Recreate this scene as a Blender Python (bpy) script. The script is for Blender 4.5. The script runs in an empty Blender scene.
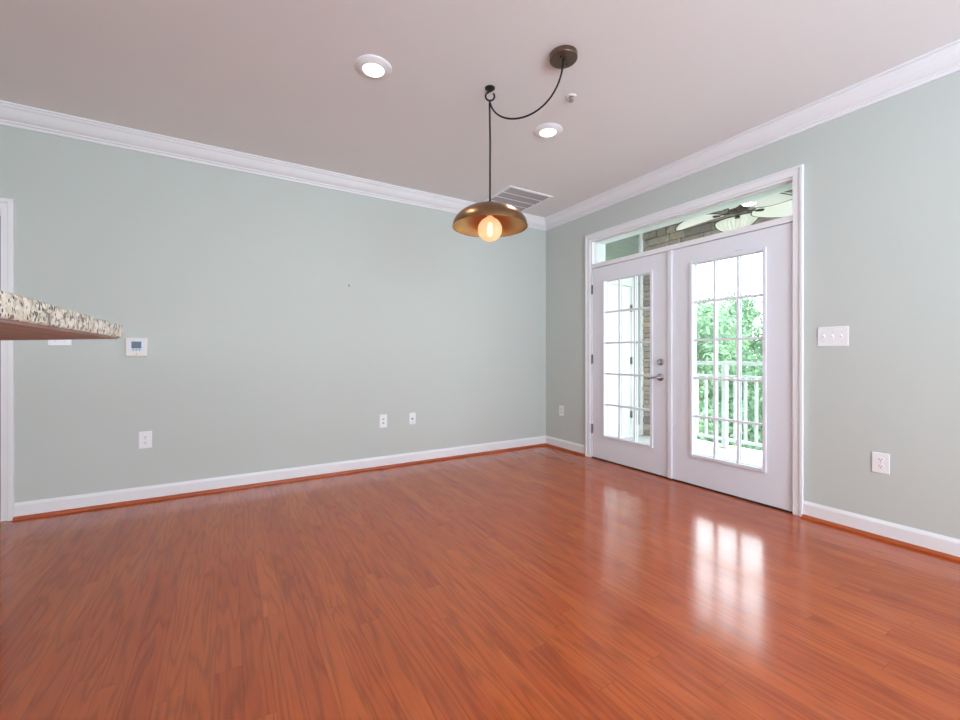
import bpy, bmesh, math, random
from mathutils import Vector, Matrix
C = bpy.context.scene.collection
SC = bpy.context.scene
PI = math.pi
random.seed(7)

# ------------------------------------------------------------------ camera
cam_d = bpy.data.cameras.new('camera')
cam = bpy.data.objects.new('camera', cam_d); C.objects.link(cam)
cam.location = (-3.370, -4.029, 1.100)
cam.rotation_euler = (PI/2, 0, math.radians(-31.028))
cam_d.sensor_width = 36.0
cam_d.lens = 422.265*36.0/960.0
cam_d.shift_y = -5.0/960.0
cam_d.clip_start = 0.02
SC.camera = cam

# ------------------------------------------------------------------ exposure
SC.view_settings.view_transform = 'Standard'
SC.view_settings.look = 'None'
SC.view_settings.gamma = 1.0
SC.view_settings.exposure = 0.0
SC.view_settings.use_curve_mapping = False
SC.cycles.use_denoising = True
SC.cycles.max_bounces = 10
SC.cycles.diffuse_bounces = 6
SC.cycles.transparent_max_bounces = 16
SC.cycles.sample_clamp_indirect = 6.0
SC.cycles.caustics_reflective = False
SC.cycles.caustics_refractive = False

# ------------------------------------------------------------------ sky
W = bpy.data.worlds.new('overcast_sky'); SC.world = W; W.use_nodes = True
wn = W.node_tree; wn.nodes.clear()
wo = wn.nodes.new('ShaderNodeOutputWorld'); wb = wn.nodes.new('ShaderNodeBackground')
tc = wn.nodes.new('ShaderNodeTexCoord'); sx = wn.nodes.new('ShaderNodeSeparateXYZ')
rp = wn.nodes.new('ShaderNodeValToRGB')
wn.links.new(tc.outputs['Generated'], sx.inputs[0]); wn.links.new(sx.outputs['Z'], rp.inputs[0])
rp.color_ramp.elements[0].position = 0.0; rp.color_ramp.elements[0].color = (1.0, 1.0, 1.0, 1)
rp.color_ramp.elements[1].position = 0.9; rp.color_ramp.elements[1].color = (0.80, 0.90, 1.0, 1)
wn.links.new(rp.outputs[0], wb.inputs[0]); wn.links.new(wb.outputs[0], wo.inputs[0])
wb.inputs['Strength'].default_value = 7.0

# ------------------------------------------------------------------ large area lights (fill added behind the camera, tilted up to brighten the ceiling)
def area(name, loc, rot, sx_, sy_, power, col):
    d = bpy.data.lights.new(name, 'AREA'); d.shape = 'RECTANGLE'; d.size = sx_; d.size_y = sy_
    d.energy = power; d.color = col
    o = bpy.data.objects.new(name, d); C.objects.link(o); o.location = loc; o.rotation_euler = rot
    return o
REAR = -6.9
area('rear_fill_light', (-2.35, REAR+0.03, 1.30), (PI/2+math.radians(55), 0, 0), 2.9, 1.9, 190, (0.57, 0.81, 1.0))
area('kitchen_side_fill_light', (-5.75, REAR+0.03, 1.45), (PI/2+math.radians(55), 0, 0), 1.7, 1.3, 22, (0.57, 0.81, 1.0))  # weaker unseen fill, added on the kitchen side

# ------------------------------------------------------------------ materials
def lin(r, g, b):
    f = lambda c: c/12.92 if c <= 0.04045 else ((c+0.055)/1.055)**2.4
    return (f(r/255), f(g/255), f(b/255), 1)
def mat(name, col, rough=0.5, metal=0.0, noise=0.0, scale=20.0, bump=0.0, spec=0.5):
    m = bpy.data.materials.new(name); m.use_nodes = True
    nt = m.node_tree; p = nt.nodes['Principled BSDF']
    p.inputs['Base Color'].default_value = col; p.inputs['Roughness'].default_value = rough
    p.inputs['Metallic'].default_value = metal; p.inputs['Specular IOR Level'].default_value = spec
    if noise or bump:
        t = nt.nodes.new('ShaderNodeTexCoord'); n = nt.nodes.new('ShaderNodeTexNoise')
        n.inputs['Scale'].default_value = scale; n.inputs['Detail'].default_value = 4
        nt.links.new(t.outputs['Object'], n.inputs['Vector'])
        if noise:
            mx = nt.nodes.new('ShaderNodeMix'); mx.data_type = 'RGBA'
            mx.inputs['A'].default_value = tuple(c*(1-noise) for c in col[:3])+(1,)
            mx.inputs['B'].default_value = tuple(min(1, c*(1+noise)) for c in col[:3])+(1,)
            nt.links.new(n.outputs['Fac'], mx.inputs['Factor']); nt.links.new(mx.outputs['Result'], p.inputs['Base Color'])
        if bump:
            b = nt.nodes.new('ShaderNodeBump'); b.inputs['Strength'].default_value = bump; b.inputs['Distance'].default_value = 0.002
            nt.links.new(n.outputs['Fac'], b.inputs['Height']); nt.links.new(b.outputs[0], p.inputs['Normal'])
    return m
def emis(name, col, s):
    m = bpy.data.materials.new(name); m.use_nodes = True
    p = m.node_tree.nodes['Principled BSDF']
    p.inputs['Base Color'].default_value = (0.8, 0.8, 0.8, 1)
    p.inputs['Emission Color'].default_value = col; p.inputs['Emission Strength'].default_value = s
    return m

M = {}
M['wall'] = mat('sage_wall_paint', lin(196, 203, 199), 0.75, noise=0.012, scale=2.0, bump=0.05, spec=0.25)
M['ceil'] = mat('white_ceiling_paint', lin(232, 231, 231), 0.85, noise=0.01, scale=3.0, spec=0.2)
M['trim'] = mat('white_trim_paint', lin(234, 235, 239), 0.38, noise=0.01, scale=8.0)
M['door'] = mat('white_door_paint', lin(228, 230, 238), 0.42, noise=0.01, scale=6.0)
M['outwhite'] = mat('white_porch_paint', lin(235, 238, 238), 0.5, noise=0.02, scale=6.0)
M['plastic'] = mat('white_plastic', lin(240, 240, 244), 0.35, noise=0.005)
M['dark'] = mat('dark_slot', lin(80, 80, 84), 0.6, noise=0.05)
M['greyslot'] = mat('grey_slot', lin(150, 150, 156), 0.6, noise=0.05)
M['screw'] = mat('screw_metal', lin(190, 190, 192), 0.35, 0.8, noise=0.05)
M['nickel'] = mat('satin_nickel', lin(168, 168, 171), 0.30, 1.0, noise=0.05, scale=60)
M['hinge'] = mat('hinge_metal', lin(128, 126, 124), 0.4, 0.9, noise=0.05)
M['bronze'] = mat('brushed_bronze', lin(142, 112, 80), 0.34, 1.0, noise=0.12, scale=30)
M['canopybronze'] = mat('aged_bronze', lin(124, 106, 92), 0.30, 1.0, noise=0.15, scale=40)
M['gold'] = mat('brass_lining', lin(222, 186, 134), 0.42, 1.0, noise=0.06, scale=30)
M['black'] = mat('black_metal', lin(14, 13, 14), 0.5, 0.0, noise=0.05)
M['cord'] = mat('black_cord', lin(16, 15, 16), 0.7, noise=0.1, scale=200)
M['ventgrey'] = mat('grey_louvre', lin(176, 172, 174), 0.5, noise=0.02)
M['ventback'] = mat('vent_backing', lin(70, 68, 70), 0.7, noise=0.05)
M['lens'] = emis('downlight_lens', (1.0, 0.86, 0.54, 1), 6.0)
M['filament'] = emis('lamp_filament', (1.0, 0.70, 0.42, 1), 4.5)
M['screen'] = mat('lcd_screen', lin(74, 96, 112), 0.25, noise=0.12, scale=120)
M['bezel'] = mat('thermostat_bezel', lin(214, 224, 236), 0.4, noise=0.01)
M['thermo'] = mat('thermostat_case', lin(226, 224, 220), 0.45, noise=0.01)
M['siding'] = mat('grey_green_siding', lin(146, 156, 146), 0.7, noise=0.04, scale=5)
M['porchceil'] = mat('porch_ceiling_paint', lin(205, 212, 210), 0.7, noise=0.02, scale=4)
M['ground'] = mat('grass_ground', lin(96, 128, 66), 0.9, noise=0.35, scale=1.5)
M['bark'] = mat('tree_bark', lin(104, 86, 68), 0.9, noise=0.3, scale=12, bump=0.6)
M['leafrim'] = mat('blade_rim', lin(70, 66, 58), 0.6, noise=0.1)
M['bladecream'] = mat('woven_palm_blade', lin(230, 222, 218), 0.7, noise=0.06, scale=60, bump=0.2)
M['fanmetal'] = mat('fan_bronze', lin(58, 48, 42), 0.45, 0.6, noise=0.1)
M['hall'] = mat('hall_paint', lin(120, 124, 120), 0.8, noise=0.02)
M['threshold'] = mat('bronze_threshold', lin(60, 46, 38), 0.45, 0.5, noise=0.1)
M['deck'] = mat('pale_deck_board', lin(222, 222, 220), 0.6, noise=0.08, scale=9)

def glass_mat(name, tint):
    m = bpy.data.materials.new(name); m.use_nodes = True; nt = m.node_tree; nt.nodes.clear()
    o = nt.nodes.new('ShaderNodeOutputMaterial'); tr = nt.nodes.new('ShaderNodeBsdfTransparent'); gl = nt.nodes.new('ShaderNodeBsdfGlossy')
    lw = nt.nodes.new('ShaderNodeLayerWeight'); pw = nt.nodes.new('ShaderNodeMath'); pw.operation = 'POWER'; pw.inputs[1].default_value = 5
    ma = nt.nodes.new('ShaderNodeMath'); ma.operation = 'MULTIPLY_ADD'; ma.inputs[1].default_value = 0.96; ma.inputs[2].default_value = 0.04
    lw.inputs['Blend'].default_value = 0.5
    nz = nt.nodes.new('ShaderNodeTexNoise'); nz.inputs['Scale'].default_value = 0.7
    bp = nt.nodes.new('ShaderNodeBump'); bp.inputs['Strength'].default_value = 0.02; bp.inputs['Distance'].default_value = 0.01
    nt.links.new(nz.outputs['Fac'], bp.inputs['Height']); nt.links.new(bp.outputs[0], gl.inputs['Normal'])
    mx = nt.nodes.new('ShaderNodeMixShader')
    tr.inputs[0].default_value = tint; gl.inputs['Roughness'].default_value = 0.0
    nt.links.new(lw.outputs['Facing'], pw.inputs[0]); nt.links.new(pw.outputs[0], ma.inputs[0]); nt.links.new(ma.outputs[0], mx.inputs[0])
    nt.links.new(tr.outputs[0], mx.inputs[1]); nt.links.new(gl.outputs[0], mx.inputs[2]); nt.links.new(mx.outputs[0], o.inputs[0])
    return m
M['glass'] = glass_mat('door_glass', (0.955, 0.980, 0.982, 1))

def bulb_mat():
    m = bpy.data.materials.new('frosted_bulb_glass'); m.use_nodes = True; nt = m.node_tree; nt.nodes.clear()
    o = nt.nodes.new('ShaderNodeOutputMaterial'); tl = nt.nodes.new('ShaderNodeBsdfTranslucent'); tp = nt.nodes.new('ShaderNodeBsdfTransparent')
    df = nt.nodes.new('ShaderNodeBsdfDiffuse'); em = nt.nodes.new('ShaderNodeEmission')
    em.inputs[0].default_value = (1.0, 0.55, 0.32, 1); em.inputs[1].default_value = 0.30
    tl.inputs[0].default_value = (1.0, 0.8, 0.6, 1); df.inputs[0].default_value = (0.9, 0.75, 0.6, 1); tp.inputs[0].default_value = (1, 0.85, 0.65, 1)
    nz = nt.nodes.new('ShaderNodeTexNoise'); nz.inputs['Scale'].default_value = 30
    a = nt.nodes.new('ShaderNodeMixShader'); a.inputs[0].default_value = 0.45
    b = nt.nodes.new('ShaderNodeMixShader'); b.inputs[0].default_value = 0.25
    c = nt.nodes.new('ShaderNodeAddShader')
    nt.links.new(tl.outputs[0], a.inputs[1]); nt.links.new(tp.outputs[0], a.inputs[2])
    nt.links.new(a.outputs[0], b.inputs[1]); nt.links.new(df.outputs[0], b.inputs[2])
    nt.links.new(b.outputs[0], c.inputs[0]); nt.links.new(em.outputs[0], c.inputs[1]); nt.links.new(c.outputs[0], o.inputs[0])
    return m
M['bulb'] = bulb_mat()

def floor_mat():
    m = bpy.data.materials.new('red_oak_floorboards'); m.use_nodes = True; nt = m.node_tree; L = nt.links.new
    p = nt.nodes['Principled BSDF']
    def N(t): return nt.nodes.new(t)
    def math_(op, a=None, b=None, c=None):
        n = N('ShaderNodeMath'); n.operation = op
        for i, v in enumerate((a, b, c)):
            if v is None: continue
            if isinstance(v, (int, float)): n.inputs[i].default_value = v
            else: L(v, n.inputs[i])
        return n.outputs[0]
    t = N('ShaderNodeTexCoord'); s = N('ShaderNodeSeparateXYZ'); L(t.outputs['Object'], s.inputs[0])
    PW, PL = 0.083, 1.15
    u = math_('DIVIDE', s.outputs['X'], PW); ui = math_('FLOOR', u); uf = math_('FRACT', u)
    w1 = N('ShaderNodeTexWhiteNoise'); w1.noise_dimensions = '1D'; L(ui, w1.inputs['W'])
    v0 = math_('DIVIDE', s.outputs['Y'], PL)
    v = math_('MULTIPLY_ADD', w1.outputs['Value'], 7.31, v0); vi = math_('FLOOR', v); vf = math_('FRACT', v)
    cb = N('ShaderNodeCombineXYZ'); L(ui, cb.inputs[0]); L(vi, cb.inputs[1])
    w2 = N('ShaderNodeTexWhiteNoise'); w2.noise_dimensions = '2D'; L(cb.outputs[0], w2.inputs['Vector'])
    # seams
    du = math_('MULTIPLY', math_('MINIMUM', uf, math_('SUBTRACT', 1.0, uf)), PW)
    dv = math_('MULTIPLY', math_('MINIMUM', vf, math_('SUBTRACT', 1.0, vf)), PL)
    d = math_('MINIMUM', du, dv)
    seam = N('ShaderNodeMapRange'); seam.inputs['From Min'].default_value = 0.0003; seam.inputs['From Max'].default_value = 0.0018
    L(d, seam.inputs['Value'])
    # grain coordinates, offset board by board
    off = N('ShaderNodeVectorMath'); off.operation = 'MULTIPLY_ADD'
    L(w2.outputs['Color'], off.inputs[0]); off.inputs[1].default_value = (13.0, 17.0, 9.0); L(t.outputs['Object'], off.inputs[2])
    mp = N('ShaderNodeMapping'); mp.inputs['Scale'].default_value = (11.0, 0.9, 1.0); L(off.outputs[0], mp.inputs['Vector'])
    big = N('ShaderNodeTexNoise'); big.inputs['Scale'].default_value = 1.0; big.inputs['Detail'].default_value = 2.0; L(mp.outputs[0], big.inputs['Vector'])
    rings = math_('FRACT', math_('MULTIPLY', big.outputs['Fac'], 9.0))
    ringd = math_('ABSOLUTE', math_('SUBTRACT', rings, 0.5))
    rr = N('ShaderNodeMapRange'); rr.inputs['From Min'].default_value = 0.0; rr.inputs['From Max'].default_value = 0.30; L(ringd, rr.inputs['Value'])
    mp2 = N('ShaderNodeMapping'); mp2.inputs['Scale'].default_value = (190.0, 7.0, 1.0); L(off.outputs[0], mp2.inputs['Vector'])
    fine = N('ShaderNodeTexNoise'); fine.inputs['Scale'].default_value = 1.0; fine.inputs['Detail'].default_value = 3.0; L(mp2.outputs[0], fine.inputs['Vector'])
    mp3 = N('ShaderNodeMapping'); mp3.inputs['Scale'].default_value = (9.0, 1.6, 1.0); L(off.outputs[0], mp3.inputs['Vector'])
    mid = N('ShaderNodeTexNoise'); mid.inputs['Scale'].default_value = 1.0; mid.inputs['Detail'].default_value = 4.0; L(mp3.outputs[0], mid.inputs['Vector'])
    # colour
    rb = N('ShaderNodeValToRGB'); e = rb.color_ramp.elements
    e[0].position = 0.0; e[0].color = FC[0]; e[1].position = 1.0; e[1].color = FC[3]
    x = e.new(0.35); x.color = FC[1]
    x = e.new(0.75); x.color = FC[2]
    tone = math_('MULTIPLY_ADD', mid.outputs['Fac'], 0.7, math_('MULTIPLY_ADD', w2.outputs['Value'], 0.34, -0.02))
    L(tone, rb.inputs[0])
    g = math_('MULTIPLY_ADD', rr.outputs[0], 0.27, math_('MULTIPLY_ADD', fine.outputs['Fac'], 0.44, 0.52))
    g2 = math_('MULTIPLY', g, math_('MULTIPLY_ADD', seam.outputs[0], 0.34, 0.66))
    mul = N('ShaderNodeVectorMath'); mul.operation = 'SCALE'; L(rb.outputs[0], mul.inputs[0]); L(g2, mul.inputs['Scale'])
    L(mul.outputs[0], p.inputs['Base Color'])
    rg = math_('MULTIPLY_ADD', fine.outputs['Fac'], 0.04, 0.135)
    L(rg, p.inputs['Roughness'])
    p.inputs['Specular IOR Level'].default_value = 0.5
    p.inputs['IOR'].default_value = 1.62
    L(math_('MULTIPLY_ADD', seam.outputs[0], 0.12, 0.38), p.inputs['Specular IOR Level'])
    return m
FC = [lin(152, 61, 20), lin(175, 76, 27), lin(190, 91, 34), lin(211, 115, 50)]
M['floor'] = floor_mat()

def wood(name, c0, c1, sc=(4, 60, 60), rough=0.35):
    m = bpy.data.materials.new(name); m.use_nodes = True; nt = m.node_tree; p = nt.nodes['Principled BSDF']
    t = nt.nodes.new('ShaderNodeTexCoord'); mp = nt.nodes.new('ShaderNodeMapping'); mp.inputs['Scale'].default_value = sc
    n = nt.nodes.new('ShaderNodeTexNoise'); n.inputs['Scale'].default_value = 1.0; n.inputs['Detail'].default_value = 5; n.inputs['Distortion'].default_value = 0.4
    r = nt.nodes.new('ShaderNodeValToRGB'); r.color_ramp.elements[0].position = 0.3; r.color_ramp.elements[0].color = c0
    r.color_ramp.elements[1].position = 0.7; r.color_ramp.elements[1].color = c1
    nt.links.new(t.outputs['Object'], mp.inputs[0]); nt.links.new(mp.outputs[0], n.inputs['Vector']); nt.links.new(n.outputs['Fac'], r.inputs[0])
    nt.links.new(r.outputs[0], p.inputs['Base Color']); p.inputs['Roughness'].default_value = rough
    return m
M['shoe_x'] = wood('stained_oak_moulding', lin(150, 66, 32), lin(188, 92, 48), (3, 90, 90))
M['shoe_y'] = wood('stained_oak_moulding_side', lin(150, 66, 32), lin(188, 92, 48), (90, 3, 90))
M['ply'] = wood('plywood_underside', lin(158, 142, 134), lin(192, 176, 166), (50, 5, 50), 0.6)

def granite():
    m = bpy.data.materials.new('speckled_granite'); m.use_nodes = True; nt = m.node_tree; p = nt.nodes['Principled BSDF']; L = nt.links.new
    t = nt.nodes.new('ShaderNodeTexCoord')
    nz = nt.nodes.new('ShaderNodeTexNoise'); nz.inputs['Scale'].default_value = 40; L(t.outputs['Object'], nz.inputs['Vector'])
    va = nt.nodes.new('ShaderNodeVectorMath'); va.operation = 'MULTIPLY_ADD'; L(nz.outputs['Color'], va.inputs[0]); va.inputs[1].default_value = (0.02,)*3; L(t.outputs['Object'], va.inputs[2])
    v = nt.nodes.new('ShaderNodeTexVoronoi'); v.inputs['Scale'].default_value = 130; L(va.outputs[0], v.inputs['Vector'])
    sep = nt.nodes.new('ShaderNodeSeparateColor'); L(v.outputs['Color'], sep.inputs[0])
    r = nt.nodes.new('ShaderNodeValToRGB'); r.color_ramp.interpolation = 'CONSTANT'; e = r.color_ramp.elements
    e[0].position = 0; e[0].color = lin(58, 54, 52); e[1].position = 0.07; e[1].color = lin(140, 112, 92)
    for ps, c in ((0.13, lin(168, 156, 142)), (0.26, lin(222, 212, 192)), (0.50, lin(236, 232, 220)), (0.88, lin(204, 190, 164))):
        x = e.new(ps); x.color = c
    L(sep.outputs[0], r.inputs[0])
    v2 = nt.nodes.new('ShaderNodeTexVoronoi'); v2.inputs['Scale'].default_value = 240; L(va.outputs[0], v2.inputs['Vector'])
    s2 = nt.nodes.new('ShaderNodeSeparateColor'); L(v2.outputs['Color'], s2.inputs[0])
    gt = nt.nodes.new('ShaderNodeMath'); gt.operation = 'GREATER_THAN'; gt.inputs[1].default_value = 0.9; L(s2.outputs[0], gt.inputs[0])
    mx = nt.nodes.new('ShaderNodeMix'); mx.data_type = 'RGBA'; L(gt.outputs[0], mx.inputs['Factor']); L(r.outputs[0], mx.inputs['A']); mx.inputs['B'].default_value = lin(66, 60, 60)
    L(mx.outputs['Result'], p.inputs['Base Color']); p.inputs['Roughness'].default_value = 0.2
    return m
M['granite'] = granite()

def island_mat(name, cols, rough, bump=0.0, scale=30):
    m = bpy.data.materials.new(name); m.use_nodes = True; nt = m.node_tree; p = nt.nodes['Principled BSDF']; L = nt.links.new
    g = nt.nodes.new('ShaderNodeNewGeometry'); r = nt.nodes.new('ShaderNodeValToRGB'); e = r.color_ramp.elements
    n = len(cols)
    e[0].position = 0; e[0].color = cols[0]; e[1].position = 1; e[1].color = cols[-1]
    for i in range(1, n-1):
        x = e.new(i/(n-1)); x.color = cols[i]
    L(g.outputs['Random Per Island'], r.inputs[0])
    if bump:
        t = nt.nodes.new('ShaderNodeTexCoord'); nz = nt.nodes.new('ShaderNodeTexNoise'); nz.inputs['Scale'].default_value = scale; nz.inputs['Detail'].default_value = 6
        L(t.outputs['Object'], nz.inputs['Vector'])
        mr = nt.nodes.new('ShaderNodeMath'); mr.operation = 'MULTIPLY_ADD'; mr.inputs[1].default_value = 0.9; mr.inputs[2].default_value = 0.55; L(nz.outputs['Fac'], mr.inputs[0])
        sc = nt.nodes.new('ShaderNodeVectorMath'); sc.operation = 'SCALE'; L(r.outputs[0], sc.inputs[0]); L(mr.outputs[0], sc.inputs['Scale'])
        L(sc.outputs[0], p.inputs['Base Color'])
        b = nt.nodes.new('ShaderNodeBump'); b.inputs['Strength'].default_value = bump; b.inputs['Distance'].default_value = 0.01
        L(nz.outputs['Fac'], b.inputs['Height']); L(b.outputs[0], p.inputs['Normal'])
    else:
        L(r.outputs[0], p.inputs['Base Color'])
    p.inputs['Roughness'].default_value = rough
    return m
M['stone'] = island_mat('stacked_ledge_stone', [lin(156, 140, 128), lin(194, 176, 162), lin(172, 160, 152), lin(210, 188, 168), lin(146, 134, 128), lin(200, 184, 174)], 0.9, 0.8, 26)
def leaf_mat(name, cols):
    m = island_mat(name, cols, 0.6)
    nt = m.node_tree; p = nt.nodes['Principled BSDF']; out = [n for n in nt.nodes if n.type == 'OUTPUT_MATERIAL'][0]
    tl = nt.nodes.new('ShaderNodeBsdfTranslucent'); mx = nt.nodes.new('ShaderNodeMixShader'); mx.inputs[0].default_value = 0.35
    r = [n for n in nt.nodes if n.type == 'VALTORGB'][0]
    nt.links.new(r.outputs[0], tl.inputs[0]); nt.links.new(p.outputs[0], mx.inputs[1]); nt.links.new(tl.outputs[0], mx.inputs[2]); nt.links.new(mx.outputs[0], out.inputs[0])
    return m
M['leaf'] = leaf_mat('green_leaves', [lin(104, 138, 110), lin(134, 166, 132), lin(118, 152, 124), lin(154, 182, 140)])

# ------------------------------------------------------------------ mesh helpers
def box(bm, x0, x1, y0, y1, z0, z1, mi=0):
    vs = [bm.verts.new((x, y, z)) for x in (x0, x1) for y in (y0, y1) for z in (z0, z1)]
    fs = [(0, 1, 3, 2), (4, 6, 7, 5), (0, 4, 5, 1), (2, 3, 7, 6), (0, 2, 6, 4), (1, 5, 7, 3)]
    for f in fs:
        fc = bm.faces.new([vs[i] for i in f]); fc.material_index = mi
def lathe(bm, prof, n=32, center=(0, 0, 0), axis='Z', mi=0, smooth=True, cap=True):
    rings = []
    for r, h in prof:
        ring = []
        for i in range(n):
            a = 2*PI*i/n; c, s = r*math.cos(a), r*math.sin(a)
            v = {'Z': (c, s, h), 'X': (h, c, s), 'Y': (c, h, s)}[axis]
            ring.append(bm.verts.new((v[0]+center[0], v[1]+center[1], v[2]+center[2])))
        rings.append(ring)
    for a, b in zip(rings, rings[1:]):
        for i in range(n):
            f = bm.faces.new((a[i], a[(i+1) % n], b[(i+1) % n], b[i])); f.smooth = smooth; f.material_index = mi
    if cap:
        for ring in (rings[0], rings[-1]):
            if (ring[0].co-ring[n//2].co).length > 1e-5:
                f = bm.faces.new(ring); f.material_index = mi
def tube(bm, pts, r, n=8, mi=0, closed=False):
    pts = [Vector(p) for p in pts]; m = len(pts); rings = []; prev = None
    for i, p in enumerate(pts):
        if closed: tg = pts[(i+1) % m]-pts[i-1]
        else: tg = pts[min(i+1, m-1)]-pts[max(i-1, 0)]
        tg.normalize()
        if prev is None:
            up = Vector((0, 0, 1)) if abs(tg.z) < 0.9 else Vector((1, 0, 0)); nx = tg.cross(up).normalized()
        else:
            nx = (prev-tg*prev.dot(tg)).normalized()
        prev = nx; ny = tg.cross(nx)
        rr = r[i] if isinstance(r, (list, tuple)) else r
        rings.append([bm.verts.new(p+(nx*math.cos(2*PI*k/n)+ny*math.sin(2*PI*k/n))*rr) for k in range(n)])
    pairs = list(zip(rings, rings[1:]))+([(rings[-1], rings[0])] if closed else [])
    for a, b in pairs:
        for k in range(n):
            f = bm.faces.new((a[k], a[(k+1) % n], b[(k+1) % n], b[k])); f.smooth = True; f.material_index = mi
    if not closed:
        for q in (rings[0], rings[-1]):
            f = bm.faces.new(q); f.material_index = mi
def sweep(bm, prof, a, b, fn, mi=0):
    """extrude a closed profile between two mapped ends: fn(u, v, end) -> point"""
    A = [bm.verts.new(fn(u, v, a, 0)) for u, v in prof]; B = [bm.verts.new(fn(u, v, b, 1)) for u, v in prof]
    n = len(prof)
    for i in range(n):
        f = bm.faces.new((A[i], A[(i+1) % n], B[(i+1) % n], B[i])); f.material_index = mi
    bm.faces.new(A); bm.faces.new(B[::-1])
def obj(name, bm, m, parent=None, bevel=0.0, seg=2, mats=None):
    bmesh.ops.recalc_face_normals(bm, faces=bm.faces)
    me = bpy.data.meshes.new(name); bm.to_mesh(me); bm.free()
    for q in (mats or [m]): me.materials.append(q)
    o = bpy.data.objects.new(name, me); C.objects.link(o)
    if parent: o.parent = parent
    if bevel:
        b = o.modifiers.new('bevel', 'BEVEL'); b.width = bevel; b.segments = seg; b.limit_method = 'ANGLE'; b.angle_limit = 0.7
        b.harden_normals = False
    return o
def B(): return bmesh.new()
def boxobj(name, m, parent, *bx, bevel=0.0):
    bm = B()
    for q in bx: box(bm, *q)
    return obj(name, bm, m, parent, bevel)
def thing(name, label, cat, loc, group=None, rz=0):
    o = bpy.data.objects.new(name, None); C.objects.link(o); o.location = loc; o.rotation_euler = (0, 0, rz)
    o.empty_display_size = 0.1
    o['label'] = label; o['category'] = cat
    if group: o['group'] = group
    return o
def tag(o, label, cat, group=None):
    o['label'] = label; o['category'] = cat
    if group: o['group'] = group
    return o
def struct(o, label=None, cat=None):
    o['kind'] = 'structure'
    if label: o['label'] = label
    if cat: o['category'] = cat
    return o
def root(name, loc=(0, 0, 0)):
    o = bpy.data.objects.new(name, None); C.objects.link(o); o.location = loc; o.empty_display_size = 0.1
    return o
def copy_tree(o, parent=None):
    c = o.copy(); C.objects.link(c)
    if parent: c.parent = parent
    for ch in list(o.children): copy_tree(ch, c)
    return c

# ------------------------------------------------------------------ room shell
H = 2.743
XL = -7.4
struct(boxobj('floor', M['floor'], None, (XL-.16, 0.0, REAR-.16, 0.0, -.12, 0.0)), 'glossy red oak plank floor of the empty room', 'floor')
struct(boxobj('ceiling', M['ceil'], None, (XL-.16, 0.0, REAR-.16, 0.0, H, H+.12)), 'plain white painted ceiling with recessed lights', 'ceiling')
OX0, OX1, OZ = -5.58, -4.632, 2.07      # cased opening in the back wall
struct(boxobj('wall_back', M['wall'], None, (XL-.16, OX0, 0, .16, -.12, H+.12), (OX1, 0.0, 0, .16, -.12, H+.12), (OX0, OX1, 0, .16, OZ, H+.12)),
       'long sage green wall with thermostat and outlets', 'wall')
DY0, DY1, DZ = -2.665, -0.744, 2.34      # rough opening of the French doors
struct(boxobj('wall_right', M['wall'], None, (0, .16, DY1, .16, -.12, 3.40), (0, .16, REAR-.16, DY0, -.12, 3.40), (0, .16, DY0, DY1, DZ, 3.40)),
       'sage green wall holding the white French doors', 'wall')
struct(boxobj('wall_left', M['wall'], None, (XL-.16, XL, REAR, 0, -.12, H+.12)))
struct(boxobj('wall_rear', M['wall'], None, (XL-.16, -6.6, REAR-.16, REAR, -.12, H+.12), (-4.9, -3.8, REAR-.16, REAR, -.12, H+.12), (-.9, 0, REAR-.16, REAR, -.12, H+.12),
       (-6.6, -4.9, REAR-.16, REAR, -.12, .8), (-6.6, -4.9, REAR-.16, REAR, 2.1, H+.12), (-3.8, -.9, REAR-.16, REAR, -.12, .35), (-3.8, -.9, REAR-.16, REAR, 2.25, H+.12)))
# dark hallway beyond the cased opening
struct(boxobj('wall_hall', M['hall'], None, (-6.2, -6.1, .16, 1.7, 0, 2.5), (-4.0, -3.9, .16, 1.7, 0, 2.5), (-6.2, -3.9, 1.7, 1.8, 0, 2.5), (-6.2, -3.9, .16, 1.8, 2.5, 2.6), (-6.2, -3.9, .16, 1.8, -.1, 0)))

# crown moulding
CP = [(0, .120), (.013, .120), (.015, .104), (.024, .100), (.025, .090), (.034, .086), (.046, .076), (.058, .062), (.068, .046), (.076, .030), (.084, .024), (.088, .018), (.089, .011), (.102, .010), (.103, 0), (0, 0)]
bm = B(); sweep(bm, CP, XL, 0, lambda u, v, e, k: (e-u if k else e, -u, H-v)); struct(obj('trim_1', bm, M['trim']), 'white crown moulding along the long sage wall', 'moulding')
bm = B(); sweep(bm, CP, REAR, 0, lambda u, v, e, k: (-u, e-u if k else e, H-v)); struct(obj('trim_2', bm, M['trim']), 'white crown moulding above the French doors', 'moulding')
# baseboards with the stained shoe moulding
BP = [(0, 0), (.014, 0), (.014, .090), (.011, .098), (.007, .104), (.005, .110), (0, .110)]
QP = [(.014, 0), (.034, 0), (.0335, .006), (.031, .012), (.027, .017), (.021, .020), (.014, .021)]
bm = B(); sweep(bm, BP, -4.583, 0, lambda u, v, e, k: (e-u if k else e, -u, v)); struct(obj('baseboard_back', bm, M['trim']), 'white baseboard under the long sage wall', 'baseboard')
bm = B(); sweep(bm, QP, -4.583, 0, lambda u, v, e, k: (e-u if k else e, -u, v)); struct(obj('trim_3', bm, M['shoe_x']), 'stained wood shoe moulding under the back baseboard', 'moulding')
bm = B(); sweep(bm, BP, -.685, 0, lambda u, v, e, k: (-u, e-u if k else e, v)); sweep(bm, BP, REAR, -2.701, lambda u, v, e, k: (-u, e, v)); struct(obj('baseboard_right', bm, M['trim']), 'white baseboard under the French door wall', 'baseboard')
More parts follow.
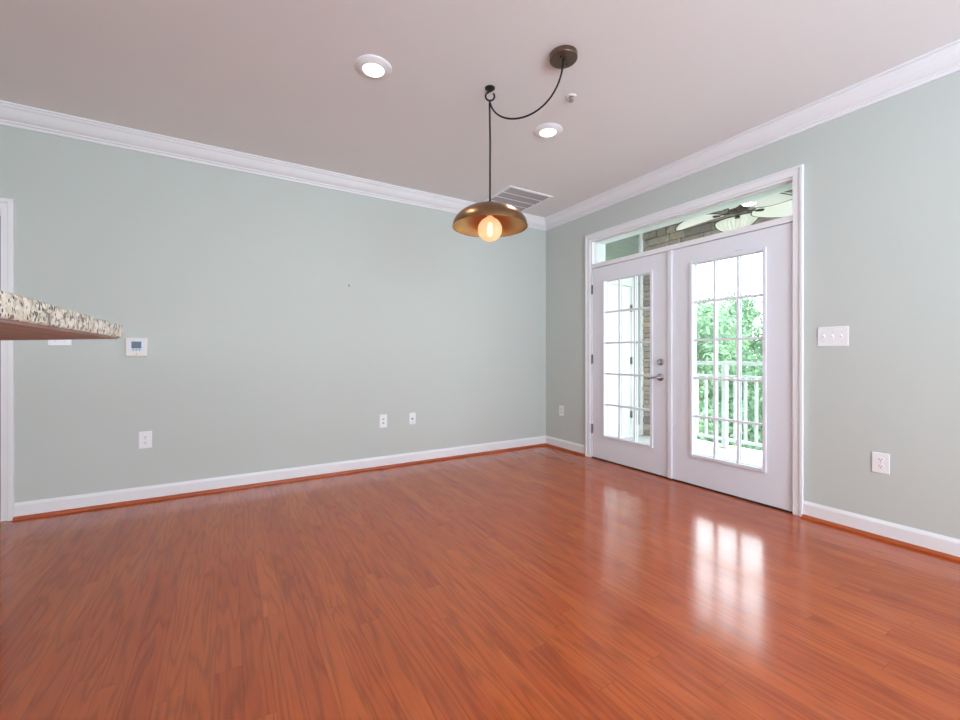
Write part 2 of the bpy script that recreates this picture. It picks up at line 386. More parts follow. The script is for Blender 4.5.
bm = B(); sweep(bm, QP, -.685, 0, lambda u, v, e, k: (-u, e-u if k else e, v)); sweep(bm, QP, REAR, -2.701, lambda u, v, e, k: (-u, e, v)); struct(obj('trim_4', bm, M['shoe_y']), 'stained wood shoe moulding along the French door wall', 'moulding')

# cased opening at the far left
bm = B()
box(bm, -4.609, -4.581, -.026, 0, 0, 2.135); box(bm, -4.644, -4.609, -.016, 0, 0, 2.107)
box(bm, -5.645, -5.617, -.026, 0, 0, 2.135); box(bm, -5.617, -5.58, -.016, 0, 0, 2.107)
box(bm, -5.617, -4.609, -.026, 0, 2.107, 2.135); box(bm, -5.58, -4.644, -.016, 0, 2.07, 2.107)
box(bm, -4.644, -4.632, 0, .16, 0, 2.07); box(bm, -5.58, -5.56, 0, .16, 0, 2.07); box(bm, -5.56, -4.644, 0, .16, 2.055, 2.07)
struct(obj('trim_5', bm, M['trim'], None, .002), 'white casing of the doorway at the end of the long wall', 'door casing')

# ------------------------------------------------------------------ French doors with transom
bm = B()
for (a, b, s) in ((-.744, -.683, 1), (-2.703, -2.642, -1)):       # side casings: thin inner board and thick outer band
    lo, hi = a, b
    box(bm, -.018, 0, lo, hi, 0, 2.335)
    o0, o1 = (hi-.017, hi) if s > 0 else (lo, lo+.017)
    box(bm, -.026, -.018, o0, o1, 0, 2.378)
box(bm, -.018, 0, -2.703, -.683, 2.335, 2.395); box(bm, -.026, -.018, -2.703, -.683, 2.378, 2.395)
struct(obj('trim_6', bm, M['trim'], None, .002), 'white casing framing the French doors and transom', 'door casing')
bm = B()
box(bm, -.006, .20, -.766, -.744, 0, 2.34); box(bm, -.006, .20, -2.665, -2.640, 0, 2.34)
box(bm, -.006, .20, -2.640, -.766, 2.318, 2.34); box(bm, -.010, .20, -2.640, -.766, 2.027, 2.070)
struct(obj('trim_7', bm, M['trim'], None, .0015), 'white door jamb and transom bar', 'door jamb')
struct(boxobj('trim_8', M['threshold'], None, (-.004, .20, -2.640, -.766, 0, .010)), 'dark bronze threshold under the French doors', 'threshold')

win = root('window_1'); struct(win, 'narrow clear glass transom above the French doors', 'window')
bm = B()
for q in ((.036, .062, -.774, -.766, 2.070, 2.318), (.036, .062, -2.640, -2.632, 2.070, 2.318), (.036, .062, -2.632, -.774, 2.310, 2.318), (.036, .062, -2.632, -.774, 2.070, 2.080)): box(bm, *q)
obj('window_frame', bm, M['trim'], win)
boxobj('pane', M['glass'], win, (.046, .052, -2.632, -.774, 2.080, 2.310))

def leaf(name, y0, y1, g0, g1, label):
    d = root(name, (0, 0, 0)); struct(d, label, 'door')
    z0, z1 = .012, 2.022
    gz0, gz1 = .262, 1.868          # hole
    h0, h1 = g0+.020, g1-.020
    bm = B()
    box(bm, .002, .046, y0, h0, z0, z1); box(bm, .002, .046, h1, y1, z0, z1)
    box(bm, .002, .046, h0, h1, z0, gz0); box(bm, .002, .046, h0, h1, gz1, z1)
    bmesh.ops.remove_doubles(bm, verts=bm.verts, dist=1e-5)
    obj('door_panel', bm, M['door'], d)
    bm = B()                         # raised moulding round the glass, both faces
    for (xa, xb) in ((-.012, .002), (.046, .060)):
        w = .025
        box(bm, xa, xb, g0, g0+w, .242, 1.888); box(bm, xa, xb, g1-w, g1, .242, 1.888)
        box(bm, xa, xb, g0+w, g1-w, .242, .242+w); box(bm, xa, xb, g0+w, g1-w, 1.888-w, 1.888)
    obj('glass_frame', bm, M['door'], d, .004)
    boxobj('pane', M['glass'], d, (.021, .027, h0, h1, gz0, gz1))
    bm = B()
    a0, a1, b0, b1 = g0+.025, g1-.025, .267, 1.863
    for k in (1, 2):
        y = a0+(a1-a0)*k/3; box(bm, .004, .019, y-.009, y+.009, b0, b1); box(bm, .029, .044, y-.009, y+.009, b0, b1)
    for k in (1, 2, 3, 4):
        z = b0+(b1-b0)*k/5; box(bm, .005, .0185, a0, a1, z-.009, z+.009); box(bm, .0295, .043, a0, a1, z-.009, z+.009)
    obj('grille', bm, M['door'], d)
    return d
d1 = leaf('door_1', -1.672, -.769, -1.518, -.913, 'white French door leaf with lever handle and fifteen-light glass')
d2 = leaf('door_2', -2.637, -1.688, -2.472, -1.880, 'white French door leaf without handle, glass facing the railing')
boxobj('astragal', M['door'], d2, (-.016, .002, -1.716, -1.678, .012, 2.022), bevel=.004)
bm = B()
for y in (-2.30, -2.285, -2.27, -2.262): box(bm, -.0125, -.0118, y-.002, y+.002, 1.898, 1.904)
obj('scuff_marks', bm, M['greyslot'], d2)
for z in (.313, 1.057, 1.801):
    bm = B(); lathe(bm, [(.0065, -.05), (.0065, .05)], 10, (-.009, -.7675, z)); box(bm, -.008, .0015, -.775, -.7675, z-.048, z+.048)
    obj('hinge', bm, M['hinge'], d1)
# deadbolt
bm = B(); lathe(bm, [(.0005, 0), (.031, 0), (.031, -.006), (.026, -.012), (.014, -.013), (.0005, -.013)], 28, (.002, -1.596, 1.037), 'X')
db = obj('deadbolt', bm, M['nickel'], d1)
boxobj('thumb_turn', M['nickel'], db, (-.034, -.011, -1.600, -1.592, 1.020, 1.054), bevel=.003)
# lever
bm = B(); lathe(bm, [(.0005, 0), (.033, 0), (.033, -.006), (.028, -.012), (.015, -.014), (.011, -.018), (.011, -.045), (.0005, -.045)], 28, (.002, -1.596, .898), 'X')
lv = obj('handle_rose', bm, M['nickel'], d1)
bm = B(); tube(bm, [(-.038, -1.600, .898), (-.046, -1.590, .898), (-.050, -1.570, .897), (-.050, -1.530, .893), (-.049, -1.490, .884), (-.048, -1.478, .880)], [.010, .011, .0095, .0085, .0075, .006], 10)
obj('lever', bm, M['nickel'], lv)

# ------------------------------------------------------------------ wall plates
def wallmap(face):
    """face 'back': u=x, out=-y; 'right': u=-y(seen left to right), out=-x. local builder: u right, v up, w out"""
    return {'back': 0.0, 'right': -PI/2}[face]
def plate(name, label, cat, pos, face, w, h, kind, group=None):
    rz = wallmap(face)
    t = thing(name, label, cat, pos, group, rz)      # local x = right, local y- = out of the wall, z up
    boxobj('cover_plate', M['plastic'], t, (-w/2, w/2, -.006, 0, -h/2, h/2), bevel=.003)
    if kind == 'duplex':
        for s in (1, -1):
            zc = s*h*.165
            bm = B(); lathe(bm, [(.0005, -.0078), (.0165, -.0078), (.0172, -.006)], 20, (0, 0, zc), 'Y', smooth=False)
            r = obj('socket', bm, M['plastic'], t)
            for dx in (-.0065, .0065):
                boxobj('slot', M['dark'], r, (dx-.0013, dx+.0013, -.0081, -.0070, zc-.001, zc+.008))
            bm = B(); lathe(bm, [(.0005, -.0081), (.0030, -.0081), (.0030, -.0070)], 10, (0, 0, zc-.0075), 'Y'); obj('ground_hole', bm, M['dark'], r)
        bm = B(); lathe(bm, [(.0005, -.0075), (.003, -.0075), (.0035, -.006)], 10, (0, 0, 0), 'Y'); obj('screw', bm, M['screw'], t)
    elif kind == 'decor':
        f = boxobj('insert', M['plastic'], t, (-.0165, .0165, -.0085, -.0055, -.033, .033), bevel=.0015)
        for s in (1, -1):
            boxobj('slot', M['greyslot'], f, (-.009, .009, -.0088, -.0080, s*.018-.006, s*.018+.006))
    elif kind == 'jack':
        bm = B(); lathe(bm, [(.0005, -.015), (.0045, -.015), (.0048, -.008), (.009, -.0078), (.0095, -.006)], 14, (0, 0, 0), 'Y'); obj('jack', bm, M['hinge'], t)
        for s in (1, -1):
            bm = B(); lathe(bm, [(.0005, -.0075), (.0028, -.0075), (.0032, -.006)], 10, (0, 0, s*.036), 'Y'); obj('screw', bm, M['screw'], t)
    elif kind.startswith('switch'):
        n = int(kind[-1])
        for k in range(n):
            xc = (k-(n-1)/2)*.046
            bm = B(); box(bm, xc-.006, xc+.006, -.0075, -.0055, -.013, .013)
            # tilted toggle paddle
            b0 = [(-.0042, 0, -.006), (.0042, 0, -.006), (.0042, 0, .006), (-.0042, 0, .006)]
            up = 1
            A_ = [bm.verts.new((xc+a, -.0055, c)) for a, b, c in b0]
            T_ = [bm.verts.new((xc+a*.75, -.019, c*.5+.008*up)) for a, b, c in b0]
            for i in range(4): bm.faces.new((A_[i], A_[(i+1) % 4], T_[(i+1) % 4], T_[i]))
            bm.faces.new(T_)
            obj('toggle', bm, M['plastic'], t)
            for s in (1, -1):
                bm = B(); lathe(bm, [(.0005, -.0072), (.0026, -.0072), (.003, -.006)], 10, (xc, 0, s*.030), 'Y'); obj('screw', bm, M['screw'], t)
    return t
plate('wall_outlet', 'white duplex outlet low on the long wall, below the thermostat', 'outlet', (-3.890, 0, .461), 'back', .079, .128, 'duplex')
plate('wall_outlet', 'white rectangular outlet with two pale sockets, beside the jack plate on the long wall', 'outlet', (-2.052, 0, .454), 'back', .075, .128, 'decor')
plate('jack_plate', 'white plate with one round jack in its middle, low on the long wall', 'wall plate', (-1.749, 0, .455), 'back', .070, .116, 'jack')
plate('wall_outlet', 'small white outlet between the room corner and the French doors', 'outlet', (0, -.282, .447), 'right', .075, .120, 'decor')
plate('wall_outlet', 'white duplex outlet on the short wall under the triple light switch', 'outlet', (0, -3.097, .452), 'right', .080, .122, 'duplex')
plate('light_switch', 'white triple toggle light switch beside the French doors', 'light switch', (0, -2.863, 1.220), 'right', .162, .126, 'switch3')
plate('light_switch', 'white double switch plate half hidden behind the granite counter', 'light switch', (-4.361, 0, 1.226), 'back', .120, .118, 'switch2')

# thermostat
th = thing('thermostat', 'white digital thermostat with dark blue screen on the sage wall', 'thermostat', (-3.940, 0, 1.158))
boxobj('case', M['thermo'], th, (-.0645, .0645, -.026, 0, -.0685, .0685), bevel=.006)
boxobj('face_panel', M['bezel'], th, (-.044, .044, -.0275, -.0255, -.034, .055), bevel=.001)
boxobj('screen', M['screen'], th, (-.029, .029, -.0285, -.0270, -.009, .042), bevel=.0005)
for dx in (-.018, 0, .018):
    boxobj('button', M['screen'], th, (dx-.006, dx+.006, -.0290, -.0268, -.024, -.017), bevel=.001)
bm = B(); lathe(bm, [(.0005, -.0267), (.004, -.0267), (.004, -.0255)], 12, (0, 0, -.050), 'Y'); obj('sensor_dot', bm, M['greyslot'], th)

# nail left in the wall
bm = B(); tube(bm, [(-2.381, 0, 1.750), (-2.381, -.012, 1.746), (-2.381, -.016, 1.745)], .0028, 8)
lathe(bm, [(.0005, -.018), (.006, -.018), (.006, -.016), (.0005, -.016)], 12, (-2.381, 0, 1.745), 'Y')
box(bm, -2.389, -2.380, -.003, 0, 1.748, 1.762)
tag(obj('picture_nail', bm, M['hinge']), 'small bare picture nail left in the middle of the long sage wall', 'nail')

# ------------------------------------------------------------------ ceiling fixtures
def downlight(x, y, label):
    t = thing('recessed_light', label, 'ceiling light', (x, y, H), 'recessed ceiling lights')
    bm = B(); lathe(bm, [(.104, 0), (.104, -.003), (.099, -.006), (.066, -.017), (.061, -.018), (.059, -.015), (.059, -.006)], 48, cap=False)
    obj('trim_ring', bm, M['plastic'], t)
    bm = B(); lathe(bm, [(.060, -.010), (.057, -.015), (.036, -.018), (.0005, -.019)], 40, cap=False)
    obj('lens', bm, M['lens'], t)
    return t
downlight(-2.648, -1.648, 'round lit recessed light, the one nearer the camera and farther from the doors')
downlight(-1.350, -1.637, 'round lit recessed light between the sprinkler and the pendant, nearer the French doors')
def downlight_and_fill(x, y, p):
    d = bpy.data.lights.new('downlight_and_fill', 'AREA'); d.shape = 'DISK'; d.size = .13; d.energy = p; d.color = (1.0, 0.96, 0.90)
    o = bpy.data.objects.new('downlight_and_fill', d); C.objects.link(o); o.location = (x, y, H-.026)
DL = 3.5
for x, y in ((-2.648, -1.648), (-1.350, -1.637), (-2.648, -5.0), (-1.35, -5.0), (-5.4, -5.0)): downlight_and_fill(x, y, DL)  # last three are unseen lamps added as fill, with no fixture built

# air vent
vt = thing('air_vent', 'white rectangular ceiling air return with grey louvres near the corner', 'air vent', (-.745, -.392, H))
bm = B(); X, Y = .275, .285
for q in ((-X, X, -Y, -Y+.028), (-X, X, Y-.028, Y), (-X, -X+.028, -Y+.028, Y-.028), (X-.028, X, -Y+.028, Y-.028)): box(bm, q[0], q[1], q[2], q[3], -.012, 0)
for k in (1, 2, 3):
    y = -Y+.028+(2*Y-.056)*k/4; box(bm, -X+.028, X-.028, y-.005, y+.005, -.011, 0)
obj('vent_frame', bm, M['plastic'], vt, .002)
bm = B()
n = 44
for k in range(n):
    y = -Y+.030+(2*Y-.060)*(k+.5)/n
    a = [bm.verts.new(p) for p in ((-X+.028, y-.004, -.002), (X-.028, y-.004, -.002), (X-.028, y+.0045, -.009), (-X+.028, y+.0045, -.009))]
    b = [bm.verts.new(p) for p in ((-X+.028, y-.004, -.001), (X-.028, y-.004, -.001), (X-.028, y+.0045, -.008), (-X+.028, y+.0045, -.008))]
    bm.faces.new(a); bm.faces.new(b)
    for i in range(4): bm.faces.new((a[i], a[(i+1) % 4], b[(i+1) % 4], b[i]))
obj('louvres', bm, M['ventgrey'], vt)
boxobj('backing', M['ventback'], vt, (-X+.02, X-.02, -Y+.02, Y-.02, -.001, 0))

# sprinkler
sp = thing('fire_sprinkler', 'small white and steel fire sprinkler head on the ceiling', 'sprinkler', (-1.491, -2.027, H))
bm = B(); lathe(bm, [(.034, 0), (.033, -.004), (.024, -.008), (.016, -.006), (.012, -.004)], 28); obj('escutcheon', bm, M['plastic'], sp)
bm = B(); lathe(bm, [(.011, -.004), (.011, -.014), (.006, -.016), (.0005, -.016)], 16)
tube(bm, [(.010, 0, -.012), (.014, 0, -.019), (.009, 0, -.027), (.003, 0, -.030)], .0025, 6); tube(bm, [(-.010, 0, -.012), (-.014, 0, -.019), (-.009, 0, -.027), (-.003, 0, -.030)], .0025, 6)
obj('sprinkler_frame', bm, M['nickel'], sp)
bm = B(); lathe(bm, [(.0005, -.030), (.0145, -.030), (.0145, -.032), (.0005, -.032)], 18); obj('deflector', bm, M['nickel'], sp)
bm = B(); lathe(bm, [(.0025, -.016), (.003, -.023), (.0025, -.030)], 8); obj('glass_bulb', bm, mat('red_bulb', lin(120, 40, 36), .2, noise=.05), sp)

# ------------------------------------------------------------------ swag pendant lamp
HX, HY = -1.978, -1.834                  # hook on the ceiling
CX, CY = -1.788, -2.285                  # ceiling canopy
hk = thing('ceiling_hook', 'black ceiling hook carrying the lamp cord', 'hook', (HX, HY, H))
bm = B(); lathe(bm, [(.031, 0), (.031, -.004), (.024, -.010), (.009, -.014), (.006, -.024), (.0005, -.025)], 24); obj('hook_base', bm, M['black'], hk)
hb = math.radians(-31)                    # the ring stands across the view
pts = []
RR = .027; zc = -.024-RR
for k in range(25):
    a = math.radians(100+300*k/24)
    pts.append((RR*math.cos(a)*math.cos(hb), RR*math.cos(a)*math.sin(hb), zc+RR*math.sin(a)))
bm = B(); tube(bm, pts, .0058, 8); obj('hook_ring', bm, M['black'], hk)
zr = H+zc-RR-.006                         # where the cord passes over
pl = thing('pendant_lamp', 'brass dome pendant lamp with lit globe bulb on a black swag cord', 'pendant lamp', (CX, CY, H))
def rel(x, y, z): return (x-CX, y-CY, z-H)
bm = B(); lathe(bm, [(.075, 0), (.075, -.026), (.073, -.029), (.0005, -.030)], 48, smooth=False); cn = obj('canopy', bm, M['canopybronze'], pl, .0015)
for a in (0.4, 0.4+PI):
    bm = B(); lathe(bm, [(.0045, -.030), (.0045, -.036), (.003, -.038), (.0005, -.038)], 12, (.036*math.cos(a), .036*math.sin(a), 0)); obj('canopy_screw', bm, M['black'], cn)
# cord: canopy -> sag -> hook -> lamp
P0 = Vector((CX, CY, H-.030)); P3 = Vector((HX, HY, zr))
bm = B(); lathe(bm, [(.008, -.030), (.007, -.040), (.0045, -.050), (.0005, -.05)], 12); obj('strain_relief', bm, M['black'], cn)
pts = []
S0 = P0; c1 = P0+(P3-P0)*.06+Vector((0, 0, -.34)); c2 = P0+(P3-P0)*.93+Vector((0, 0, -.115-(H-.03-zr)*0)); c2.z = zr-.195
for k in range(33):
    t = k/32; pts.append(S0*(1-t)**3+c1*3*t*(1-t)**2+c2*3*t*t*(1-t)+P3*t**3)
ZT = 2.042                                # lamp cap top
pts2 = [P3+Vector((0, 0, .004)), P3+Vector((-.002, .002, -.012)), Vector((HX-.002, HY, zr-.05)), Vector((HX+.001, HY, zr-.25)), Vector((HX, HY, ZT+.02)), Vector((HX, HY, ZT))]
bm = B(); tube(bm, [Vector(rel(*p)) for p in pts], .0052, 8); tube(bm, [Vector(rel(*p)) for p in pts2], .0058, 8)
obj('cord', bm, M['cord'], pl)
sh = []
R0, ZR, ZA = .230, 1.888, 2.022
bm = B()
outer = []; N_ = 16
for k in range(N_+1):
    a = PI/2*k/N_
    outer.append((max(.0005, R0*math.sin(a)), ZR+(ZA-ZR)*math.cos(a)))
inner = [(max(.0005, (r-.002)), z-.003 if k < N_ else z) for k, (r, z) in enumerate(outer)]
lathe(bm, [(r, z-H) for r, z in outer], 72, (HX-CX, HY-CY, 0), mi=0, cap=False)
lathe(bm, [(r, z-H) for r, z in inner], 72, (HX-CX, HY-CY, 0), mi=1, cap=False)
lathe(bm, [(R0-.002, ZR-H), (R0+.001, ZR-.0015-H), (R0, ZR-H)], 72, (HX-CX, HY-CY, 0), mi=0, cap=False)
bmesh.ops.recalc_face_normals(bm, faces=bm.faces)
shade = obj('lamp_shade', bm, None, pl, mats=[M['bronze'], M['gold']])
bm = B(); lathe(bm, [(.016, ZA-.004-H), (.016, ZA+.006-H), (.009, ZA+.010-H), (.007, ZT-H), (.0005, ZT-H)], 20, (HX-CX, HY-CY, 0)); obj('shade_cap', bm, M['canopybronze'], shade)
bm = B(); lathe(bm, [(.021, 2.012-H), (.021, 1.956-H), (.017, 1.950-H), (.0005, 1.950-H)], 24, (HX-CX, HY-CY, 0)); so = obj('bulb_socket', bm, M['gold'], pl)
BZ, BR = 1.872, .074
prof = []
for k in range(25):
    a = PI*k/24; r, z = BR*math.sin(a), BZ+BR*math.cos(a)
    if z > BZ+BR*.955: continue
    prof.append((max(.0004, r), z))
prof = [(.018, 1.962), (.019, 1.950)]+prof
bm = B(); lathe(bm, [(r, z-H) for r, z in prof], 40, (HX-CX, HY-CY, 0), cap=False); bl = obj('bulb', bm, M['bulb'], pl)
bm = B(); lathe(bm, [(.0004, BZ-.045-H), (.012, BZ-.036-H), (.016, BZ-H), (.012, BZ+.036-H), (.0004, BZ+.045-H)], 20, (HX-CX, HY-CY, 0), cap=False); obj('filament', bm, M['filament'], bl)

# ------------------------------------------------------------------ granite bar counter (raised bar on a half wall)
CC = Vector((-3.587, -2.689)); UZ = 1.142; TH = .032
def off_poly():
    a = Vector((0, -1)); b = Vector((-1, 1)).normalized()
    return a, b
a_, b_ = off_poly()
PZ = [CC+a_*2.6, CC, CC+b_*1.0, CC+b_*1.0+Vector((-1, -1)).normalized()*.75, Vector((CC.x-.62, CC.y-.26)), CC+a_*2.6+Vector((-.62, 0))]
def slab(bm, poly, z0, z1):
    lo = [bm.verts.new((p.x, p.y, z0)) for p in poly]; hi = [bm.verts.new((p.x, p.y, z1)) for p in poly]; n = len(poly)
    for i in range(n): bm.faces.new((lo[i], lo[(i+1) % n], hi[(i+1) % n], hi[i]))
    bm.faces.new(lo); bm.faces.new(hi)
ct = thing('bar_counter', 'speckled cream granite bar counter with angled end at the kitchen side', 'counter', (0, 0, 0))
bm = B(); slab(bm, PZ, UZ, UZ+TH); obj('granite_slab', bm, M['granite'], ct, .004, 3)
ins = [PZ[0]+Vector((-.008, 0)), PZ[1]+Vector((-.009, -.001)), PZ[2]+Vector((-.006, -.006)), PZ[3]+Vector((.01, -.004)), PZ[4]+Vector((.01, 0)), PZ[5]+Vector((.01, 0))]
bm = B(); slab(bm, ins, UZ-.003, UZ-.0002); obj('plywood_underlay', bm, M['ply'], ct)
W1 = Vector((-.36, 0)); 
pw = [PZ[0]+Vector((-.37, 0)), Vector((CC.x-.37, CC.y-.17)), CC+b_*.96+Vector((-1, -1)).normalized()*.36, CC+b_*.96+Vector((-1, -1)).normalized()*.50, Vector((CC.x-.51, CC.y-.24)), PZ[0]+Vector((-.51, 0))]
bm = B(); slab(bm, pw, 0, UZ-.0035); struct(obj('wall_bar', bm, M['wall']), 'sage half wall carrying the granite bar', 'wall')

# ------------------------------------------------------------------ balcony outside the French doors
SXF = 1.80                                 # inner face of the stone front
bm = B()
nb = 14; x0 = .16; wid = (2.14-x0)/nb
for k in range(nb): box(bm, x0+k*wid+.002, x0+(k+1)*wid-.002, -4.6, 0, -.09, -.05)
struct(obj('balcony_floor', bm, M['deck'], None, .003), 'pale deck boards of the balcony', 'balcony')
struct(boxobj('porch_ceiling', M['porchceil'], None, (.16, 2.14, -4.6, .16, 3.30, 3.40)), 'pale ceiling over the balcony', 'ceiling')
# side wall with a white storage door
bm = B()
for (a, b, c, d) in ((.16, .70, -.12, 3.30), (1.56, 1.80, -.12, 3.30), (.70, 1.56, 2.07, 3.30)):
    box(bm, a, b, .012, .16, c, d)
z = 2.10
while z < 3.30:
    q = min(z+.115, 3.30)
    va = [bm.verts.new(p) for p in ((.16, 0, z), (1.8, 0, z), (1.8, .012, z), (.16, .012, z), (.16, .009, q), (1.8, .009, q), (1.8, .012, q), (.16, .012, q))]
    for f in ((0, 1, 2, 3), (4, 5, 6, 7), (0, 1, 5, 4), (1, 2, 6, 5), (2, 3, 7, 6), (3, 0, 4, 7)): bm.faces.new([va[i] for i in f])
    z += .115
struct(obj('wall_porch', bm, M['siding']), 'grey green side wall of the balcony', 'wall')
bm = B()
box(bm, .62, .70, -.022, .012, -.05, 2.07); box(bm, 1.548, 1.640, -.022, .012, -.05, 2.07); box(bm, .62, 1.640, -.022, .012, 2.07, 2.17); box(bm, .60, 1.66, -.034, .012, 2.17, 2.195)
box(bm, 1.722, 1.80, -.026, .012, -.05, 3.30); box(bm, .16, .62, -.014, .012, -.05, .10); box(bm, 1.640, 1.722, -.014, .012, -.05, .10)
struct(obj('trim_9', bm, M['outwhite'], None, .002), 'white casing and corner board of the balcony side wall', 'trim')
d3 = root('door_3'); struct(d3, 'white balcony side door with dark hinges', 'door')
bm = B(); box(bm, .703, 1.540, 0, .04, -.045, 2.065)
for (za, zb) in ((.12, .85), (1.0, 1.93)):
    box(bm, .83, 1.41, -.006, 0, za, za+.02); box(bm, .83, 1.41, -.006, 0, zb-.02, zb); box(bm, .83, .85, -.006, 0, za+.02, zb-.02); box(bm, 1.39, 1.41, -.006, 0, za+.02, zb-.02)
obj('door_panel', bm, M['outwhite'], d3, .002)
for z in (.26, 1.02, 1.76):
    bm = B(); lathe(bm, [(.009, -.05), (.009, .05)], 10, (1.545, -.022, z)); box(bm, 1.530, 1.548, -.016, -.0005, z-.048, z+.048); obj('hinge', bm, M['hinge'], d3)

# stacked stone front: two columns and a header, each stone a block of the same facing
def stone_face(bm, axis, u0, u1, z0, z1, fixed, depth, seed):
    rnd = random.Random(seed); z = z0
    while z < z1-.01:
        h = rnd.choice((.05, .065, .08, .10)); h = min(h, z1-z)
        if z1-z-h < .03: h = z1-z
        u = u0
        while u < u1-.005:
            w = rnd.uniform(.14, .42); w = min(w, u1-u)
            if u1-u-w < .08: w = u1-u
            o = rnd.uniform(.0, .022); g = .004
            if axis == 'x-': box(bm, fixed-.012-o, fixed+depth, u+g, u+w-g, z+g, z+h-g)
            elif axis == 'x+': box(bm, fixed-depth, fixed+.012+o, u+g, u+w-g, z+g, z+h-g)
            elif axis == 'y-': box(bm, u+g, u+w-g, fixed-.012-o, fixed+depth, z+g, z+h-g)
            elif axis == 'y+': box(bm, u+g, u+w-g, fixed-depth, fixed+.012+o, z+g, z+h-g)
            u += w
        z += h
M['mortar'] = mat('dark_mortar', lin(92, 86, 82), .95, noise=.2, scale=40)
bm = B()
box(bm, SXF, 2.10, -.46, .16, -.5, 3.30); box(bm, SXF, 2.10, -4.6, -4.14, -.5, 3.30); box(bm, SXF, 2.10, -4.14, -.46, 2.40, 3.30)
for f in bm.faces: f.material_index = 1
nb0 = len(bm.faces)
stone_face(bm, 'x-', -.46, 0.0, -.05, 2.40, SXF, .02, 1); stone_face(bm, 'x-', -4.6, -4.14, -.05, 2.40, SXF, .02, 2); stone_face(bm, 'x-', -4.6, 0, 2.40, 3.30, SXF, .02, 3)
stone_face(bm, 'y-', SXF, 2.10, -.05, 2.40, -.46, .02, 4); stone_face(bm, 'y+', SXF, 2.10, -.05, 2.40, -4.14, .02, 5)
so_ = obj('wall_stone', bm, None, None, mats=[M['stone'], M['mortar']])
bv = so_.modifiers.new('bevel', 'BEVEL'); bv.width = .006; bv.segments = 1
struct(so_, 'stacked ledge stone column and header at the balcony front', 'wall')

# railing
rl = thing('balcony_railing', 'white balcony railing with square balusters before the green trees', 'railing', (1.95, 0, -.05))
YA, YB = -4.12, -.485
def rb(name, *q, bevel=.004): return boxobj(name, M['outwhite'], rl, *q, bevel=bevel)
rb('top_rail', (-.035, .035, YA, YB, 1.028, 1.070)); rb('mid_rail', (-.020, .020, YA, YB, .872, .902)); rb('bottom_rail', (-.020, .020, YA, YB, .085, .120))
posts = (-1.097, -2.31, -3.52)
for y in posts:
    p_ = rb('post', (-.028, .028, y-.028, y+.028, 0, 1.028))
    boxobj('post_foot', M['outwhite'], p_, (-.05, .05, y-.05, y+.05, 0, .018), bevel=.004)
y = -1.097+.121*5
while y > YA:
    if all(abs(y-q) > .05 for q in posts) and y < YB:
        rb('baluster', (-.012, .012, y-.014, y+.014, .120, .872), bevel=0)
    y -= .121

# porch ceiling fan with palm-leaf blades
FX, FY, FZ = 1.074, -1.711, 2.524
fn = thing('ceiling_fan', 'porch ceiling fan with oval woven palm-leaf blades', 'ceiling fan', (FX, FY, 3.30))
zf = FZ-3.30
bm = B(); lathe(bm, [(.065, 0), (.06, -.05), (.02, -.07), (.013, -.075), (.013, zf+.16)], 24); obj('downrod', bm, M['fanmetal'], fn)
bm = B(); lathe(bm, [(.02, zf+.17), (.09, zf+.15), (.10, zf+.10), (.09, zf+.04), (.05, zf+.015), (.0005, zf+.01)], 32); obj('motor', bm, M['fanmetal'], fn)
def blade(a):
    bm = B(); r0, r1 = .13, .62; Lh = (r1-r0)/2; rc = (r0+r1)/2; wd = .205
    nu, nv = 18, 20
    grid = []
    for i in range(nu+1):
        u = -1+2*i/nu
        wv = wd*math.sqrt(max(0.0, 1-u*u))*(1-.10*u)+.002
        row = []
        for j in range(nv+1):
            v = -1+2*j/nv
            fl = .006*(1 if j % 2 else -1)*(0.3+.7*(u+1)/2)
            row.append((rc+u*Lh, v*wv, .025*(1-u*u)-.055*((u+1)/2)**2+fl+.03-.12*v*wv))
        grid.append(row)
    layers = []
    for dz in (0, -.004):
        layers.append([[bm.verts.new((x, y, z+dz)) for x, y, z in row] for row in grid])
    for g in layers:
        for i in range(nu):
            for j in range(nv): bm.faces.new((g[i][j], g[i+1][j], g[i+1][j+1], g[i][j+1]))
    t, b = layers
    for i in range(nu):
        for j in (0, nv): bm.faces.new((t[i][j], t[i+1][j], b[i+1][j], b[i][j]))
    for j in range(nv):
        for i in (0, nu): bm.faces.new((t[i][j], t[i][j+1], b[i][j+1], b[i][j]))
    o = obj('fan_blade', bm, M['bladecream'], fn); o.location = (0, 0, zf); o.rotation_euler = (0, 0, a)
    bm = B(); loop = [grid[i][0] for i in range(nu+1)]+[grid[i][nv] for i in range(nu, -1, -1)]
    tube(bm, loop, .0055, 6, closed=True); obj('blade_rim', bm, M['leafrim'], o)
    bm = B(); tube(bm, [(.05, 0, .045), (.10, 0, .03), (.20, 0, .035)], .009, 6); box(bm, .17, .23, -.022, .022, .022, .034); obj('blade_arm', bm, M['fanmetal'], o)
for k in range(5): blade(1.767+2*PI*k/5)

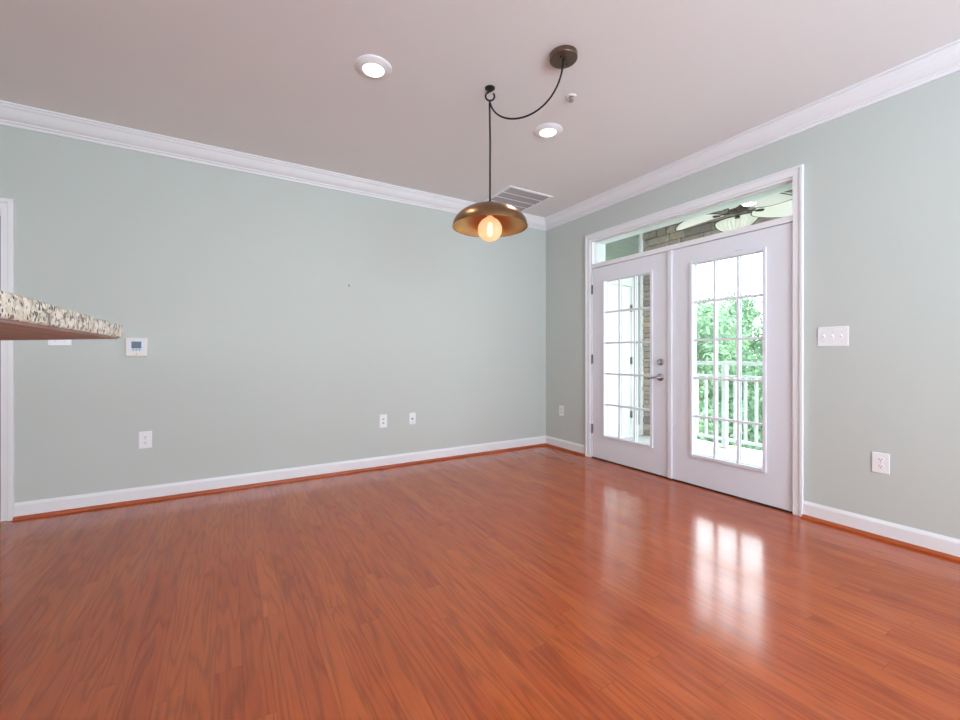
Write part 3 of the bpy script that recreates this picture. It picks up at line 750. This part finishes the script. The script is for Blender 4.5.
# ------------------------------------------------------------------ trees and ground beyond
struct(boxobj('ground', M['ground'], None, (3, 90, -60, 60, -6.2, -6.0)), 'grassy ground below the balcony', 'ground')
def tree_meshes(seed, hgt, rad):
    rnd = random.Random(seed)
    tb = B(); tube(tb, [(0, 0, 0), (.05, .03, hgt*.3), (-.04, .05, hgt*.6), (0, 0, hgt*.85)], [.15, .12, .08, .03], 10)
    for k in range(7):
        a = k*2.4; z = hgt*(.32+.07*k)
        tube(tb, [(0, 0, z), (rad*.35*math.cos(a), rad*.35*math.sin(a), z+.5), (rad*.7*math.cos(a), rad*.7*math.sin(a), z+.9)], [.06, .04, .015], 6)
    lb = B()
    clumps = []
    for k in range(84):
        z = hgt*rnd.uniform(.16, .95); fr = 1-abs((z/hgt-.5)/.5)**2.2
        a = rnd.uniform(0, 2*PI); r = rad*math.sqrt(max(fr, .05))*rnd.uniform(.35, .95)
        clumps.append((Vector((r*math.cos(a), r*math.sin(a), z)), rnd.uniform(.40, .72)))
    for k in range(46):
        z = hgt*rnd.uniform(.10, .62); a = 2*PI*k/46+rnd.uniform(-.2, .2); r = rad*rnd.uniform(.62, .98)
        clumps.append((Vector((r*math.cos(a), r*math.sin(a), z)), rnd.uniform(.45, .75)))
    for c, cr in clumps:
        for q in range(230):
            d = Vector((rnd.gauss(0, 1), rnd.gauss(0, 1), rnd.gauss(0, 1))).normalized()
            p = c+d*cr*rnd.uniform(.65, 1.05); p.z -= 0
            s = rnd.uniform(.05, .095)
            nrm = (d+Vector((rnd.uniform(-.7, .7), rnd.uniform(-.7, .7), rnd.uniform(-.2, .9)))).normalized()
            tx = nrm.cross(Vector((rnd.uniform(-1, 1), rnd.uniform(-1, 1), .3))).normalized(); ty = nrm.cross(tx)
            vs = [lb.verts.new(p+v) for v in (-tx*s, -ty*s*.55-nrm*s*.15, tx*s*1.1, ty*s*.55-nrm*s*.15)]
            lb.faces.new(vs)
    return tb, lb
protos = []
TG = 'trees beyond the balcony'
def make_tree(seed, hgt, rad, loc):
    t = thing('tree', 'dense leafy green tree beyond the balcony railing', 'tree', loc, TG)
    tb, lb = tree_meshes(seed, hgt, rad)
    obj('trunk', tb, M['bark'], t)
    me = bpy.data.meshes.new('foliage'); lb.to_mesh(me); lb.free(); me.materials.append(M['leaf'])
    o = bpy.data.objects.new('foliage', me); C.objects.link(o); o.parent = t
    return t
A_ = make_tree(3, 8.9, 2.3, (9.2, 3.95, -6)); Bt = make_tree(5, 8.6, 2.0, (9.2, -2.2, -6))
spots = [(15.2, -0.2, 0, 1.06, 1.0), (15.2, 6.2, 1, 1.14, 2.0), (9.2, 9.7, 1, 1.0, 4.0), (21.6, 3.2, 0, 1.16, 3.0), (21.8, 9.8, 1, 1.15, 5.0), (15.2, -6.6, 1, 1.05, .5)]
for x, y, w, s, rz in spots:
    c = copy_tree(A_ if w == 0 else Bt); c.location = (x, y, -6); c.scale = (s, s, s); c.rotation_euler = (0, 0, rz)
